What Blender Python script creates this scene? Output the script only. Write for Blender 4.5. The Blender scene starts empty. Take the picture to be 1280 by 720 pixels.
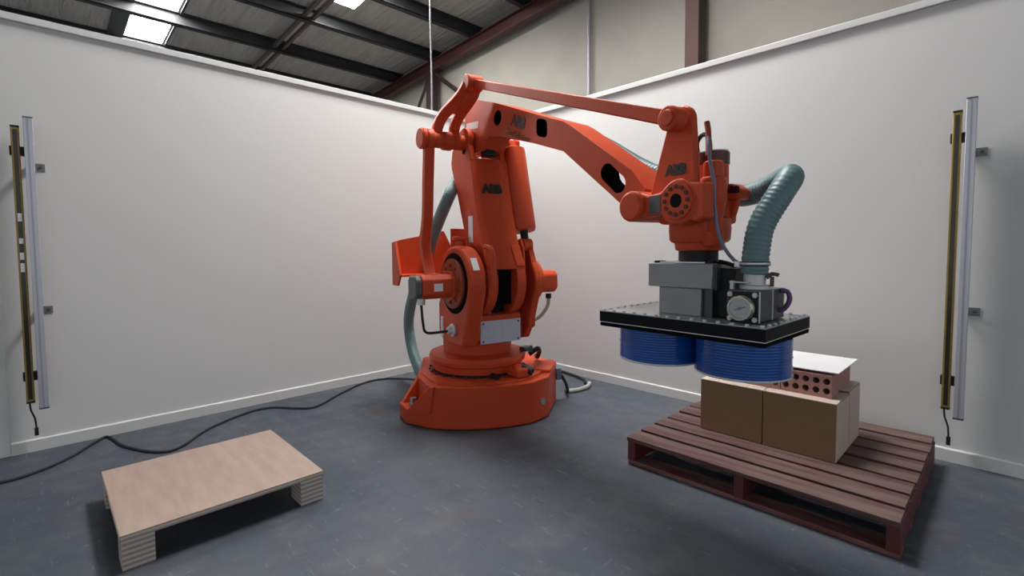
import bpy, bmesh, math, random
from mathutils import Vector, Matrix
from mathutils.geometry import tessellate_polygon
random.seed(7)
S = bpy.context.scene
COL = S.collection
PI = math.pi

# ------------------------------------------------------------------ camera
CAM_H = 1.18
pitch, roll, yaw = .0543, -.0056, .8003
cd = bpy.data.cameras.new('camera'); cam = bpy.data.objects.new('camera', cd); COL.objects.link(cam)
cd.sensor_width = 36; cd.lens = 607.34 / 1280 * 36; cd.shift_y = -16.87 / 1280; cd.clip_start = .05; cd.clip_end = 200
cp, sp, cr, sr = math.cos(pitch), math.sin(pitch), math.cos(roll), math.sin(roll)
right = Vector((cr, sr * sp, sr * cp)); up = Vector((-sr, cr * sp, cr * cp)); fwd = Vector((0, cp, -sp))
Rz = Matrix.Rotation(yaw, 3, 'Z')
right, up, fwd = Rz @ right, Rz @ up, Rz @ fwd
m3 = Matrix((right, up, -fwd)).transposed()
cam.matrix_world = Matrix.Translation((0, 0, CAM_H)) @ m3.to_4x4()
S.camera = cam
# ------------------------------------------------------------------ world, exposure
W = bpy.data.worlds.new('world'); S.world = W; W.use_nodes = True
bg = W.node_tree.nodes['Background']; bg.inputs[0].default_value = (.86, .93, 1, 1); bg.inputs[1].default_value = .31
S.view_settings.view_transform = 'Standard'; S.view_settings.look = 'None'; S.view_settings.gamma = 1
S.view_settings.use_curve_mapping = False; S.view_settings.exposure = 1.14
SKY_STRENGTH = 30.0

# ------------------------------------------------------------------ materials
M = {}
def mat(name, col, rough=.5, metal=0., spec=.5, noise=None, bump=None, coat=0., emit=None):
    m = bpy.data.materials.new(name); m.use_nodes = True; M[name] = m
    nt = m.node_tree; b = nt.nodes['Principled BSDF']
    b.inputs['Base Color'].default_value = (*col, 1); b.inputs['Roughness'].default_value = rough
    b.inputs['Metallic'].default_value = metal; b.inputs['Specular IOR Level'].default_value = spec
    b.inputs['Coat Weight'].default_value = coat
    if emit:
        b.inputs['Emission Color'].default_value = (*emit[0], 1); b.inputs['Emission Strength'].default_value = emit[1]
    if noise or bump:
        tc = nt.nodes.new('ShaderNodeTexCoord')
    if noise:   # (scale, colour2, amount, stretch)
        sc, c2, amt, st = noise
        mp = nt.nodes.new('ShaderNodeMapping'); mp.inputs['Scale'].default_value = st
        nz = nt.nodes.new('ShaderNodeTexNoise'); nz.inputs['Scale'].default_value = sc; nz.inputs['Detail'].default_value = 6
        rp = nt.nodes.new('ShaderNodeMapRange'); rp.inputs[1].default_value = .35; rp.inputs[2].default_value = .7; rp.inputs[4].default_value = amt
        mx = nt.nodes.new('ShaderNodeMix'); mx.data_type = 'RGBA'; mx.inputs[6].default_value = (*col, 1); mx.inputs[7].default_value = (*c2, 1)
        nt.links.new(tc.outputs['Object'], mp.inputs[0]); nt.links.new(mp.outputs[0], nz.inputs[0]); nt.links.new(nz.outputs[0], rp.inputs[0])
        nt.links.new(rp.outputs[0], mx.inputs[0]); nt.links.new(mx.outputs[2], b.inputs['Base Color'])
    if bump:    # (scale, strength, distance, stretch)
        sc, stg, dist, st = bump
        mp = nt.nodes.new('ShaderNodeMapping'); mp.inputs['Scale'].default_value = st
        nz = nt.nodes.new('ShaderNodeTexNoise'); nz.inputs['Scale'].default_value = sc; nz.inputs['Detail'].default_value = 4
        bp = nt.nodes.new('ShaderNodeBump'); bp.inputs['Strength'].default_value = stg; bp.inputs['Distance'].default_value = dist
        nt.links.new(tc.outputs['Object'], mp.inputs[0]); nt.links.new(mp.outputs[0], nz.inputs[0])
        nt.links.new(nz.outputs[0], bp.inputs['Height']); nt.links.new(bp.outputs[0], b.inputs['Normal'])
    return m
U = (1, 1, 1)
mat('orange', (.60, .074, .023), .42, 0, .22, noise=(3.5, (.50, .061, .021), .6, U))
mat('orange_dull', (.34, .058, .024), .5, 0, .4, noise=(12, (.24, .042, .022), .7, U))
mat('shade_black', (.008, .006, .006), .9, 0, .08)  # near-black colour standing in for the shade inside holes and hollows
mat('black', (.010, .010, .011), .5, 0, .3)
mat('rubber', (.018, .02, .024), .6)
mat('dark_red', (.075, .012, .012), .35)
mat('grey_insert', (.10, .10, .095), .5)
mat('steel', (.55, .55, .54), .3, .9)
mat('zinc', (.62, .62, .62), .45, .6)
mat('bracket_grey', (.20, .20, .215), .45, .5)
mat('alu_box', (.30, .30, .30), .42, .55, noise=(9, (.24, .24, .24), .5, (1, 1, 6)))
mat('alu_light', (.72, .72, .72), .35, .5)
mat('dark_alu', (.085, .09, .095), .4, .5)
mat('plate_top', (.36, .37, .38), .3, .7)
mat('plate_black', (.005, .005, .006), .55, 0, .15)
mat('foam', (.005, .005, .006), .95, 0, .1)
mat('reel_blue', (.007, .070, .33), .2, 0, .35, noise=(14, (.010, .10, .43), .7, (1, 1, 5)), coat=.45)
mat('film_blue', (.05, .12, .34), .25, 0, .5, coat=.4)
mat('film', (.62, .66, .72), .25, 0, .5, coat=.4)
mat('hose', (.13, .225, .235), .42, 0, .5)
mat('hose_dark', (.055, .085, .085), .45, 0, .5)
mat('label_white', (.78, .78, .80), .5)
mat('label_blue', (.55, .57, .68), .45, noise=(30, (.45, .47, .57), .5, U))
mat('label_red', (.6, .07, .05), .5)
mat('letter', (.012, .010, .010), .5)
mat('letter_faint', (.22, .05, .028), .5)
mat('letter_brown', (.085, .028, .02), .5)
mat('wall_paint', (.68, .675, .66), .55, 0, .3, noise=(.9, (.65, .645, .635), .5, U))
mat('trim_paint', (.66, .66, .65), .4, 0, .4)
mat('gable_cream', (.40, .375, .32), .75, noise=(2.2, (.35, .33, .285), .7, U))
mat('rust_red', (.085, .026, .022), .5, noise=(5, (.06, .02, .018), .6, U))
mat('dark_steel', (.035, .016, .015), .55)
mat('purlin', (.028, .029, .031), .5, .1)
mat('strap', (.10, .075, .065), .5)
mat('skylight', (.9, .9, .9), .6, emit=((1, .985, .97), SKY_STRENGTH))
mat('yellow', (.30, .205, .045), .35, .35)
mat('window_black', (.025, .02, .010), .15)
mat('profile', (.50, .50, .56), .35, .45)
mat('profile_side', (.36, .36, .41), .4, .4)
mat('cardboard', (.225, .135, .068), .8, noise=(6, (.20, .12, .06), .6, (1, 1, 4)))
mat('cardboard_pale', (.56, .45, .38), .8)
mat('brick', (.44, .24, .20), .85, noise=(30, (.36, .18, .15), .7, U))
mat('board_white', (.80, .80, .81), .3)
mat('pallet_red', (.155, .036, .036), .7, noise=(7, (.24, .155, .125), .85, (.7, 6, 6)))
mat('pallet_top', (.075, .026, .025), .75, noise=(5, (.15, .098, .082), .95, (.6, 5, 5)))
mat('pallet_side', (.125, .020, .022), .6, noise=(7, (.085, .018, .02), .7, U))
mat('gauge_face', (.50, .51, .50), .3)
mat('gauge_rim', (.55, .53, .47), .25, .85)
mat('purple', (.12, .05, .16), .4)
mat('blue_grey', (.16, .19, .28), .4)
mat('grey_conduit', (.42, .42, .38), .5)
mat('shed_wall', (.10, .10, .10), .7)
# plywood with edge plies
def ply_mat():
    m = mat('plywood', (.42, .32, .265), .7, noise=(5, (.36, .25, .205), .8, (1, 5, 5)), bump=(25, .1, .003, (1, 6, 6)))
    m2 = mat('ply_edge', (.42, .33, .27), .8); nt = m2.node_tree; b = nt.nodes['Principled BSDF']
    tc = nt.nodes.new('ShaderNodeTexCoord'); wv = nt.nodes.new('ShaderNodeTexWave'); wv.wave_type = 'BANDS'; wv.bands_direction = 'Z'
    wv.inputs['Scale'].default_value = 16; wv.inputs['Distortion'].default_value = .6; wv.inputs['Detail'].default_value = 2
    rp = nt.nodes.new('ShaderNodeValToRGB'); rp.color_ramp.elements[0].color = (.34, .28, .24, 1); rp.color_ramp.elements[1].color = (.66, .58, .52, 1)
    nt.links.new(tc.outputs['Object'], wv.inputs[0]); nt.links.new(wv.outputs[0], rp.inputs[0]); nt.links.new(rp.outputs[0], b.inputs['Base Color'])
ply_mat()
# painted concrete floor
def floor_mat():
    m = mat('floor_paint', (.09, .10, .11), .5, 0, .28); nt = m.node_tree; b = nt.nodes['Principled BSDF']; L = nt.links.new
    tc = nt.nodes.new('ShaderNodeTexCoord')
    def noise(sc, det, st=U, rough=.6):
        mp = nt.nodes.new('ShaderNodeMapping'); mp.inputs['Scale'].default_value = st
        n = nt.nodes.new('ShaderNodeTexNoise'); n.inputs['Scale'].default_value = sc; n.inputs['Detail'].default_value = det; n.inputs['Roughness'].default_value = rough
        L(tc.outputs['Object'], mp.inputs[0]); L(mp.outputs[0], n.inputs[0]); return n.outputs[0]
    def rng(sock, a, bb, lo=0., hi=1.):
        r = nt.nodes.new('ShaderNodeMapRange'); r.inputs[1].default_value = a; r.inputs[2].default_value = bb; r.inputs[3].default_value = lo; r.inputs[4].default_value = hi
        L(sock, r.inputs[0]); return r.outputs[0]
    def mix(fac, a, c):
        x = nt.nodes.new('ShaderNodeMix'); x.data_type = 'RGBA'; L(fac, x.inputs[0])
        if isinstance(a, tuple): x.inputs[6].default_value = (*a, 1)
        else: L(a, x.inputs[6])
        x.inputs[7].default_value = (*c, 1); return x.outputs[2]
    c = mix(rng(noise(1.1, 5), .35, .68), (.058, .071, .091), (.094, .107, .123))
    c = mix(rng(noise(5, 6), .5, .75, 0, .55), c, (.135, .14, .14))
    # pale scuffs, stretched both ways
    c = mix(rng(noise(7, 9, (1, 5, 1), .7), .60, .70, 0, .55), c, (.28, .30, .32))
    c = mix(rng(noise(6, 9, (6, 1.3, 1), .72), .61, .70, 0, .55), c, (.27, .285, .30))
    # rust-brown worn patches
    c = mix(rng(noise(2.6, 8, U, .75), .60, .70, 0, .6), c, (.16, .085, .065))
    L(c, b.inputs['Base Color'])
    L(rng(noise(9, 5), .3, .8, .42, .66), b.inputs['Roughness'])
    bp = nt.nodes.new('ShaderNodeBump'); bp.inputs['Strength'].default_value = .12; bp.inputs['Distance'].default_value = .004
    L(noise(35, 4), bp.inputs['Height']); L(bp.outputs[0], b.inputs['Normal'])
floor_mat()
# foil-faced roof blanket, crinkled
def foil_mat():
    m = mat('roof_blanket', (.45, .42, .385), .55, .1); nt = m.node_tree; b = nt.nodes['Principled BSDF']; L = nt.links.new
    tc = nt.nodes.new('ShaderNodeTexCoord'); mp = nt.nodes.new('ShaderNodeMapping'); mp.inputs['Scale'].default_value = (.9, 7, 1)
    n = nt.nodes.new('ShaderNodeTexNoise'); n.inputs['Scale'].default_value = 1.6; n.inputs['Detail'].default_value = 5; n.inputs['Distortion'].default_value = .8
    bp = nt.nodes.new('ShaderNodeBump'); bp.inputs['Strength'].default_value = .8; bp.inputs['Distance'].default_value = .12
    L(tc.outputs['Object'], mp.inputs[0]); L(mp.outputs[0], n.inputs[0]); L(n.outputs[0], bp.inputs['Height']); L(bp.outputs[0], b.inputs['Normal'])
    rp = nt.nodes.new('ShaderNodeValToRGB'); rp.color_ramp.elements[0].color = (.32, .295, .265, 1); rp.color_ramp.elements[1].color = (.60, .56, .51, 1)
    L(n.outputs[0], rp.inputs[0]); L(rp.outputs[0], b.inputs['Base Color'])
foil_mat()

# ------------------------------------------------------------------ mesh helpers
def frame_for(d):
    d = Vector(d).normalized(); a = Vector((0, 0, 1)) if abs(d.z) < .9 else Vector((1, 0, 0))
    u = d.cross(a).normalized(); return u, d.cross(u).normalized()
class MB:
    def __init__(s): s.v = []; s.f = []
    def add(s, vs, fs):
        o = len(s.v); s.v += [tuple(x) for x in vs]; s.f += [tuple(i + o for i in f) for f in fs]; return s
    def box(s, x0, x1, y0, y1, z0, z1, mtx=None):
        vs = [(x, y, z) for z in (z0, z1) for y in (y0, y1) for x in (x0, x1)]
        if mtx is not None: vs = [mtx @ Vector(v) for v in vs]
        return s.add(vs, [(0, 2, 3, 1), (4, 5, 7, 6), (0, 1, 5, 4), (2, 6, 7, 3), (0, 4, 6, 2), (1, 3, 7, 5)])
    def prism(s, poly, a0, a1, axis='y', holes=()):
        def P(p, a): return (p[0], a, p[1]) if axis == 'y' else ((p[0], p[1], a) if axis == 'z' else (a, p[0], p[1]))
        loops = [list(poly)] + [list(h) for h in holes]
        flat = [p for l in loops for p in l]; n = len(flat)
        vs = [P(p, a0) for p in flat] + [P(p, a1) for p in flat]; fs = []
        if holes:
            tris = tessellate_polygon([[Vector((p[0], p[1], 0)) for p in l] for l in loops])
            fs += [tuple(t) for t in tris] + [tuple(i + n for i in reversed(t)) for t in tris]
        else:
            fs += [tuple(range(n)), tuple(reversed(range(n, 2 * n)))]
        o = 0
        for l in loops:
            k = len(l)
            for i in range(k): fs.append((o + i, o + (i + 1) % k, n + o + (i + 1) % k, n + o + i))
            o += k
        return s.add(vs, fs)
    def cyl(s, p0, p1, r0, r1=None, n=24, caps=True):
        p0, p1 = Vector(p0), Vector(p1); r1 = r0 if r1 is None else r1; u, w = frame_for(p1 - p0)
        vs = [p + (u * math.cos(2 * PI * i / n) + w * math.sin(2 * PI * i / n)) * r for p, r in ((p0, r0), (p1, r1)) for i in range(n)]
        fs = [(i, (i + 1) % n, n + (i + 1) % n, n + i) for i in range(n)]
        if caps: fs += [tuple(reversed(range(n))), tuple(range(n, 2 * n))]
        return s.add(vs, fs)
    def lathe(s, c, prof, n=40, d=(0, 0, 1)):
        c = Vector(c); d = Vector(d).normalized(); u, w = frame_for(d); k = len(prof); vs = []
        for r, h in prof:
            for i in range(n): vs.append(c + d * h + (u * math.cos(2 * PI * i / n) + w * math.sin(2 * PI * i / n)) * max(r, 1e-4))
        fs = [(j * n + i, j * n + (i + 1) % n, (j + 1) * n + (i + 1) % n, (j + 1) * n + i) for j in range(k - 1) for i in range(n)]
        fs += [tuple(reversed(range(n))), tuple(range((k - 1) * n, k * n))]
        return s.add(vs, fs)
    def sweep(s, pts, rad, n=12, sect=None):
        """tube through pts; rad a number or list; sect: list of (u,w) offsets for a shaped section"""
        pts = [Vector(p) for p in pts]; k = len(pts); rads = rad if isinstance(rad, list) else [rad] * k
        t0 = (pts[1] - pts[0]).normalized(); u, w = frame_for(t0); vs = []; m = len(sect) if sect else n
        for i, p in enumerate(pts):
            t = (pts[min(i + 1, k - 1)] - pts[max(i - 1, 0)]).normalized()
            u = (u - t * u.dot(t)).normalized(); w = t.cross(u)
            for j in range(m):
                a, b = sect[j] if sect else (math.cos(2 * PI * j / n), math.sin(2 * PI * j / n))
                vs.append(p + (u * a + w * b) * rads[i])
        fs = [(i * m + j, i * m + (j + 1) % m, (i + 1) * m + (j + 1) % m, (i + 1) * m + j) for i in range(k - 1) for j in range(m)]
        fs += [tuple(reversed(range(m))), tuple(range((k - 1) * m, k * m))]
        return s.add(vs, fs)
    def ball(s, c, r, n=16, sz=1.):
        prof = [(r * math.sin(PI * i / 10), -r * sz * math.cos(PI * i / 10)) for i in range(11)]
        return s.lathe(c, prof, n)
def smooth_path(pts, step):
    P = [Vector(p) for p in pts]; out = []
    for i in range(len(P) - 1):
        a, b, c, d = P[max(i - 1, 0)], P[i], P[i + 1], P[min(i + 2, len(P) - 1)]
        n = max(2, int((c - b).length / step))
        for j in range(n):
            t = j / n
            out.append(.5 * ((2 * b) + (c - a) * t + (2 * a - 5 * b + 4 * c - d) * t * t + (3 * b - a - 3 * c + d) * t ** 3))
    out.append(P[-1]); return out
def ob(name, mb, m, parent=None, bevel=0., seg=2, angle=38, smooth=True):
    me = bpy.data.meshes.new(name); me.from_pydata(mb.v, [], mb.f); me.materials.append(M[m])
    bm = bmesh.new(); bm.from_mesh(me); bmesh.ops.recalc_face_normals(bm, faces=bm.faces); bm.to_mesh(me); bm.free()
    if smooth:
        me.shade_smooth(); me.set_sharp_from_angle(angle=math.radians(angle))
    me.update()
    o = bpy.data.objects.new(name, me); COL.objects.link(o)
    if parent: o.parent = parent
    if bevel:
        b = o.modifiers.new('bevel', 'BEVEL'); b.width = bevel; b.segments = seg; b.limit_method = 'ANGLE'; b.angle_limit = math.radians(35)
        b.harden_normals = False
    return o
def tag(o, label=None, cat=None, group=None, kind=None):
    for k, v in (('label', label), ('category', cat), ('group', group), ('kind', kind)):
        if v: o[k] = v
    return o
def thing(name, label, cat, loc=(0, 0, 0), rz=0., group=None):
    o = bpy.data.objects.new(name, None); COL.objects.link(o); o.empty_display_size = .1
    o.location = loc; o.rotation_euler = (0, 0, rz); return tag(o, label, cat, group)
def copy_part(o, parent):
    c = o.copy(); COL.objects.link(c); c.parent = parent; return c
def lettering(name, txt, origin, rdir, udir, size, m, parent, bold=0., shear=0., depth=.0012):
    cu = bpy.data.curves.new('t', 'FONT'); cu.body = txt; cu.size = size; cu.align_x = 'CENTER'; cu.align_y = 'CENTER'
    cu.offset = bold; cu.extrude = depth; cu.shear = shear; cu.resolution_u = 3
    to = bpy.data.objects.new('t', cu); COL.objects.link(to); bpy.context.view_layer.update()
    me = bpy.data.meshes.new_from_object(to.evaluated_get(bpy.context.evaluated_depsgraph_get()))
    bpy.data.objects.remove(to)
    r = Vector(rdir).normalized(); n = r.cross(Vector(udir)).normalized(); u = n.cross(r)
    mt = Matrix((r, u, n)).transposed().to_4x4(); mt.translation = Vector(origin); me.transform(mt)
    me.materials.clear(); me.materials.append(M[m]); me.name = name
    o = bpy.data.objects.new(name, me); COL.objects.link(o); o.parent = parent; return o
def circ(cx, cz, r, a0=0, a1=360, n=24):
    full = abs(a1 - a0) >= 360
    return [(cx + r * math.cos(math.radians(a0 + (a1 - a0) * i / n)), cz + r * math.sin(math.radians(a0 + (a1 - a0) * i / n))) for i in range(n if full else n + 1)]

# ------------------------------------------------------------------ the setting
XL, YR, HW = -3.984, 3.531, 2.474
tag(ob('floor', MB().box(-14, 8, -9, 7, -.2, 0), 'floor_paint'), 'dark grey painted concrete workshop floor with scuffs and worn patches', kind='structure')
wl = tag(ob('wall_left', MB().box(XL - .09, XL, -.2, YR + .09, 0, HW), 'wall_paint'), 'smooth white partition wall left of the robot', kind='structure')
wr = tag(ob('wall_right', MB().box(XL, 2.4, YR, YR + .09, 0, HW), 'wall_paint'), 'smooth white partition wall right of the robot', kind='structure')
tag(ob('trim_1', MB().box(XL - .105, XL + .022, -.22, YR + .1, HW, HW + .042), 'trim_paint', bevel=.004), 'white capping strip along the top of the left partition', kind='structure')
tag(ob('trim_2', MB().box(XL + .022, 2.42, YR - .022, YR + .105, HW, HW + .042), 'trim_paint', bevel=.004), 'white capping strip along the top of the right partition', kind='structure')
tag(ob('trim_3', MB().box(XL - .1, XL + .014, -.215, -.165, 0, HW), 'trim_paint', bevel=.003), 'white upright trim at the open end of the left partition', kind='structure')
tag(ob('baseboard_left', MB().prism([(XL, 0), (XL + .014, 0), (XL + .014, .066), (XL + .009, .072), (XL, .072)], -.165, YR, 'y'), 'trim_paint'), 'white skirting board along the left partition', kind='structure')
tag(ob('baseboard_right', MB().prism([(YR, 0), (YR - .014, 0), (YR - .014, .066), (YR - .009, .072), (YR, .072)], XL + .014, 2.4, 'x'), 'trim_paint'), 'white skirting board along the right partition', kind='structure')
YG = 5.6
tag(ob('wall_back', MB().box(-12.6, 8, YG, YG + .2, 0, 6.2), 'gable_cream'), 'cream painted end wall of the workshop behind the partition', kind='structure')
tag(ob('wall_far', MB().box(-12.8, -12.6, -9, YG + .2, 0, 5.2), 'shed_wall'), 'dark side wall of the workshop under the low eave', kind='structure')
TR = .0542
def zr(x): return 5.05 + TR * (x + 4.43)
def slope_box(mb, x0, x1, y0, y1, d0, d1):      # box under the roof slope, d0..d1 measured from the sheet
    vs = [(x, y, zr(x) + d) for d in (d0, d1) for y in (y0, y1) for x in (x0, x1)]
    return mb.add(vs, [(0, 2, 3, 1), (4, 5, 7, 6), (0, 1, 5, 4), (2, 6, 7, 3), (0, 4, 6, 2), (1, 3, 7, 5)])
ceil_mb = MB()
strips = [(-12.6, -5.0, 1.15, 1.66), (-7.25, -5.2, 3.29, 3.66), (-3.4, -1.6, 2.15, 2.95)]  # last panel is unseen, added above the robot to light the cell
for y0, y1, x0, x1 in ((-9, 1.15, -12.6, 8), (1.15, 1.66, -5.0, 8), (1.66, 2.15, -12.6, 8), (2.15, 2.95, -12.6, -3.4), (2.15, 2.95, -1.6, 8), (2.95, 3.29, -12.6, 8), (3.29, 3.66, -12.6, -7.25), (3.29, 3.66, -5.2, 8), (3.66, YG + .2, -12.6, 8)):
    slope_box(ceil_mb, x0, x1, y0, y1, 0, .06)
ceiling = tag(ob('ceiling', ceil_mb, 'roof_blanket'), 'low pitched shed roof lined with crinkled grey foil blanket', kind='structure')
for x0, x1, y0, y1 in strips:
    ob('skylight_panel', slope_box(MB(), x0, x1, y0, y1, .005, .03), 'skylight', ceiling)
for px in (-11.6, -10.4, -9.05, -7.72, -6.52, -5.3, -4.1, -2.9, -1.7, -.5, .7):
    mb = MB(); slope_box(mb, px - .012, px + .012, -9, YG, -.2, 0); slope_box(mb, px - .012, px + .075, -9, YG, -.2, -.185)
    slope_box(mb, px - .012, px + .075, -9, YG, -.015, 0); slope_box(mb, px + .065, px + .075, -9, YG, -.2, -.17)
    ob('purlin', mb, 'purlin', ceiling, smooth=False)
for y in (3.03, 3.17, -1.2, -1.06):
    ob('bridging_strap', slope_box(MB(), -12.5, 1, y, y + .045, -.15, -.09), 'strap', ceiling, smooth=False)
for y in (.93, 1.69):
    ob('skylight_flashing', slope_box(MB(), -12.6, -5.0, y, y + .2 if y < 1 else y + .03, -.03, -.005), 'purlin', ceiling, smooth=False)
mb = MB(); y0 = 5.36
slope_box(mb, -12.6, 6, y0, y0 + .13, -.215, -.2); slope_box(mb, -12.6, 6, y0, y0 + .13, -.405, -.385); slope_box(mb, -12.6, 6, y0 + .055, y0 + .075, -.39, -.21)
ob('rafter', mb, 'rust_red', ceiling, smooth=False)
# steel posts and conduits behind the partitions
t = thing('steel_column', 'rust red steel column rising against the cream end wall', 'column', (-2.565, 5.42, 0))
ob('flange', MB().box(-.095, .06, -.1, -.08, 0, 4.75), 'rust_red', t, smooth=False)
ob('flange', MB().box(-.095, .06, .08, .1, 0, 4.75), 'rust_red', t, smooth=False)
ob('web', MB().box(.03, .06, -.08, .08, 0, 4.75), 'dark_steel', t, smooth=False)
t = thing('steel_post', 'dark steel post with slanted knee braces under the rafter, left of the robot arm', 'post', (-7.73, 5.42, 0))
ob('shaft', MB().box(-.09, .11, -.06, .06, 0, 4.44), 'dark_steel', t, smooth=False)
ob('knee_brace', MB().sweep([(-.05, 0, 4.44), (-.62, 0, 3.7)], .035, 4), 'dark_steel', t, smooth=False)
ob('knee_brace', MB().sweep([(.07, 0, 4.45), (1.15, 0, 3.72)], .04, 4), 'dark_steel', t, smooth=False)
tag(ob('conduit', MB().sweep(smooth_path([(-5.56, 3.9, 0), (-5.56, 3.9, 2.5), (-5.555, 3.9, 3.5), (-5.57, 3.9, 4.3), (-5.56, 3.9, 4.99)], .3), .012, 10), 'bracket_grey'), 'thin grey conduit hanging from the roof beside the dark post', 'conduit')
tag(ob('conduit', MB().cyl((-4.17, 5.55, 0), (-4.17, 5.55, 4.82), .025, n=10), 'profile_side'), 'slim grey conduit running up the cream end wall', 'conduit')

# ------------------------------------------------------------------ robot
RX, RY, RT = -2.75, 2.307, math.radians(-12.1)
robot = thing('robot_arm', 'large orange four axis palletising robot arm standing on its floor base', 'robot', (RX, RY, 0), RT)
Rm = Matrix.Translation((RX, RY, 0)) @ Matrix.Rotation(RT, 4, 'Z')
def bolt(name, c, d, r, h, parent, m='steel'):
    c, d = Vector(c), Vector(d).normalized()
    return ob(name, MB().cyl(c, c + d * h * .35, r * 1.5, n=14).cyl(c + d * h * .35, c + d * h, r, n=6), m, parent)
# -- base (own heading)
BR = Matrix.Rotation(math.radians(-36 + 12.1), 4, 'Z')
def rot(mb): mb.v = [tuple(BR @ Vector(v)) for v in mb.v]; return mb
front = [(-.4 + .889 * math.cos(math.radians(a)), .889 * math.sin(math.radians(a))) for a in range(-22, 25, 3)]
body = front + [(.30, .475), (.22, .50), (-.01, .60), (-.10, .60), (-.45, .50), (-.50, .2), (-.50, -.2), (-.45, -.42), (.12, -.43), (.24, -.40), (.36, -.37)]
base = ob('base', rot(MB().prism(body, .004, .285, 'z')), 'orange', robot, bevel=.008)
lip = [( -.4 + .85 * math.cos(math.radians(a)), .85 * math.sin(math.radians(a))) for a in range(-20, 21, 3)]
ob('base_top', rot(MB().prism(lip + [(.25, .42), (0, .52), (-.4, .44), (-.44, 0), (-.4, -.40), (.12, -.40), (.3, -.34)], .28, .30, 'z')), 'orange', robot, bevel=.006)
ft = rot(MB().prism([(.295, -.505), (.425, -.335), (.33, -.28), (.08, -.40), (.14, -.56)], .004, .105, 'z'))
ob('foot', ft, 'orange', robot, bevel=.006)
for (ax, ay), (bx, by) in (((.425, -.335), (.31, -.49)), ((.10, -.425), (.155, -.545))):
    d = Vector((bx - ax, by - ay, 0)); n = Vector((-d.y, d.x, 0)).normalized() * .02
    vs = [Vector((ax, ay, .1)), Vector((bx, by, .1)), Vector((ax, ay, .285))]
    vs += [Vector((ax - d.x * .15, ay - d.y * .15, .285))]
    mb = MB().add([v + n for v in vs] + [v - n for v in vs], [(0, 1, 2, 3), (7, 6, 5, 4), (0, 4, 5, 1), (1, 5, 6, 2), (2, 6, 7, 3), (3, 7, 4, 0)])
    ob('gusset', rot(mb), 'orange', robot, bevel=.004)
p = BR @ Vector((.235, -.46, .105)); bolt('anchor_bolt', p, (0, 0, 1), .022, .055, robot)
p = BR @ Vector((.345, .405, .13)); d = BR @ Vector((.83, .55, 0)); bolt('anchor_bolt', p, d, .024, .03, robot)
ob('connector_box', rot(MB().prism([(.22, .50), (-.01, .60), (-.10, .60), (-.08, .44), (.18, .40)], .285, .31, 'z')), 'orange', robot, bevel=.006)
# -- turntable
ob('bearing_gap', MB().cyl((0, 0, .285), (0, 0, .312), .335, n=48), 'black', robot)
for i in range(26):
    a = 2 * PI * i / 26; c = (.352 * math.cos(a), .352 * math.sin(a), .30)
    ob('ring_bolt', MB().cyl(c, (c[0], c[1], .313), .009, n=6), 'dark_alu', robot)
tt = ob('turntable', MB().lathe((0, 0, 0), [(.30, .308), (.328, .315), (.334, .36), (.352, .372), (.356, .40), (.345, .425), (.30, .432), (.262, .435), (.252, .44), (.252, .53)], 56), 'orange', robot, angle=30)
ob('stop_block', MB().prism([(.30, .05), (.47, .06), (.46, .17), (.30, .16)], .302, .365, 'z'), 'orange', robot, bevel=.012)
ob('stop_pin', MB().cyl((.40, .14, .36), (.47, .17, .335), .026, n=16), 'black', robot)
ob('stop_pin', MB().cyl((.33, -.06, .315), (.40, -.065, .315), .018, n=12), 'black', robot)
ob('cable_bush', MB().sweep(smooth_path([(.24, .30, .40), (.26, .36, .44), (.20, .42, .40), (.12, .46, .34), (.05, .50, .33)], .02), .018, 8), 'black', robot)
ob('sensor_bracket', MB().box(.20, .28, .24, .31, .432, .46).box(.255, .275, .29, .31, .42, .47), 'dark_alu', robot, bevel=.004)
# -- shoulder frame
A2 = (.21, .945)
def tower(y0, y1, r, left):
    arc = circ(A2[0], A2[1], r, -25, 205, 34)
    poly = arc + ([(-.055, .80), (-.055, .585), (.03, .525), (.33, .525), (.36, .60)] if left else [(-.03, .80), (-.03, .60), (.05, .53), (.25, .53), (.29, .60), (.33, .62), (.33, .68)])
    return MB().prism(poly, y0, y1)
fr = ob('shoulder_frame', tower(-.285, -.17, .25, True), 'orange', robot, bevel=.018, seg=3)
ob('shoulder_frame', tower(.245, .30, .20, False), 'orange', robot, bevel=.012, seg=3)
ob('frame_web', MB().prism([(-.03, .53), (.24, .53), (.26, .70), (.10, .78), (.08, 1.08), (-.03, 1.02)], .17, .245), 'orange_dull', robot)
ob('lifting_lug', MB().prism([(.19, 1.10)] + circ(.285, 1.175, .036, 150, 0, 10) + [(.36, 1.08)], .245, .285, holes=[circ(.285, 1.172, .015, n=12)]), 'orange', robot)
ob('frame_front', MB().prism([(-.05, .53), (.285, .53), (.325, .56), (.325, .725), (.29, .735), (-.05, .735)], -.17, .17), 'orange', robot, bevel=.006)
wp = ob('cover_plate', MB().box(.325, .331, -.15, .168, .535, .69), 'label_blue', robot, bevel=.002)
for y in (-.13, .148):
    for z in (.55, .672): bolt('screw', (.331, y, z), (1, 0, 0), .005, .004, wp, 'dark_alu')
ob('dark_filler', MB().box(-.02, .255, -.074, .074, .736, 1.03).box(.25, .36, -.074, .074, .80, 1.03), 'shade_black', robot)  # near-black filler box stands in for shaded cable clutter between the legs
ob('cable_bundle', MB().sweep(smooth_path([(.24, -.10, .735), (.27, -.08, .80), (.22, -.04, .9), (.2, 0, 1.0)], .03), .02, 8).sweep(smooth_path([(.25, .0, .735), (.29, .02, .79), (.24, .05, .9), (.2, .06, 1.0)], .03), .018, 8).sweep(smooth_path([(.26, -.05, .735), (.30, -.03, .775), (.26, .01, .85), (.21, .03, .95)], .03), .014, 8), 'black', robot)
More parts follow.
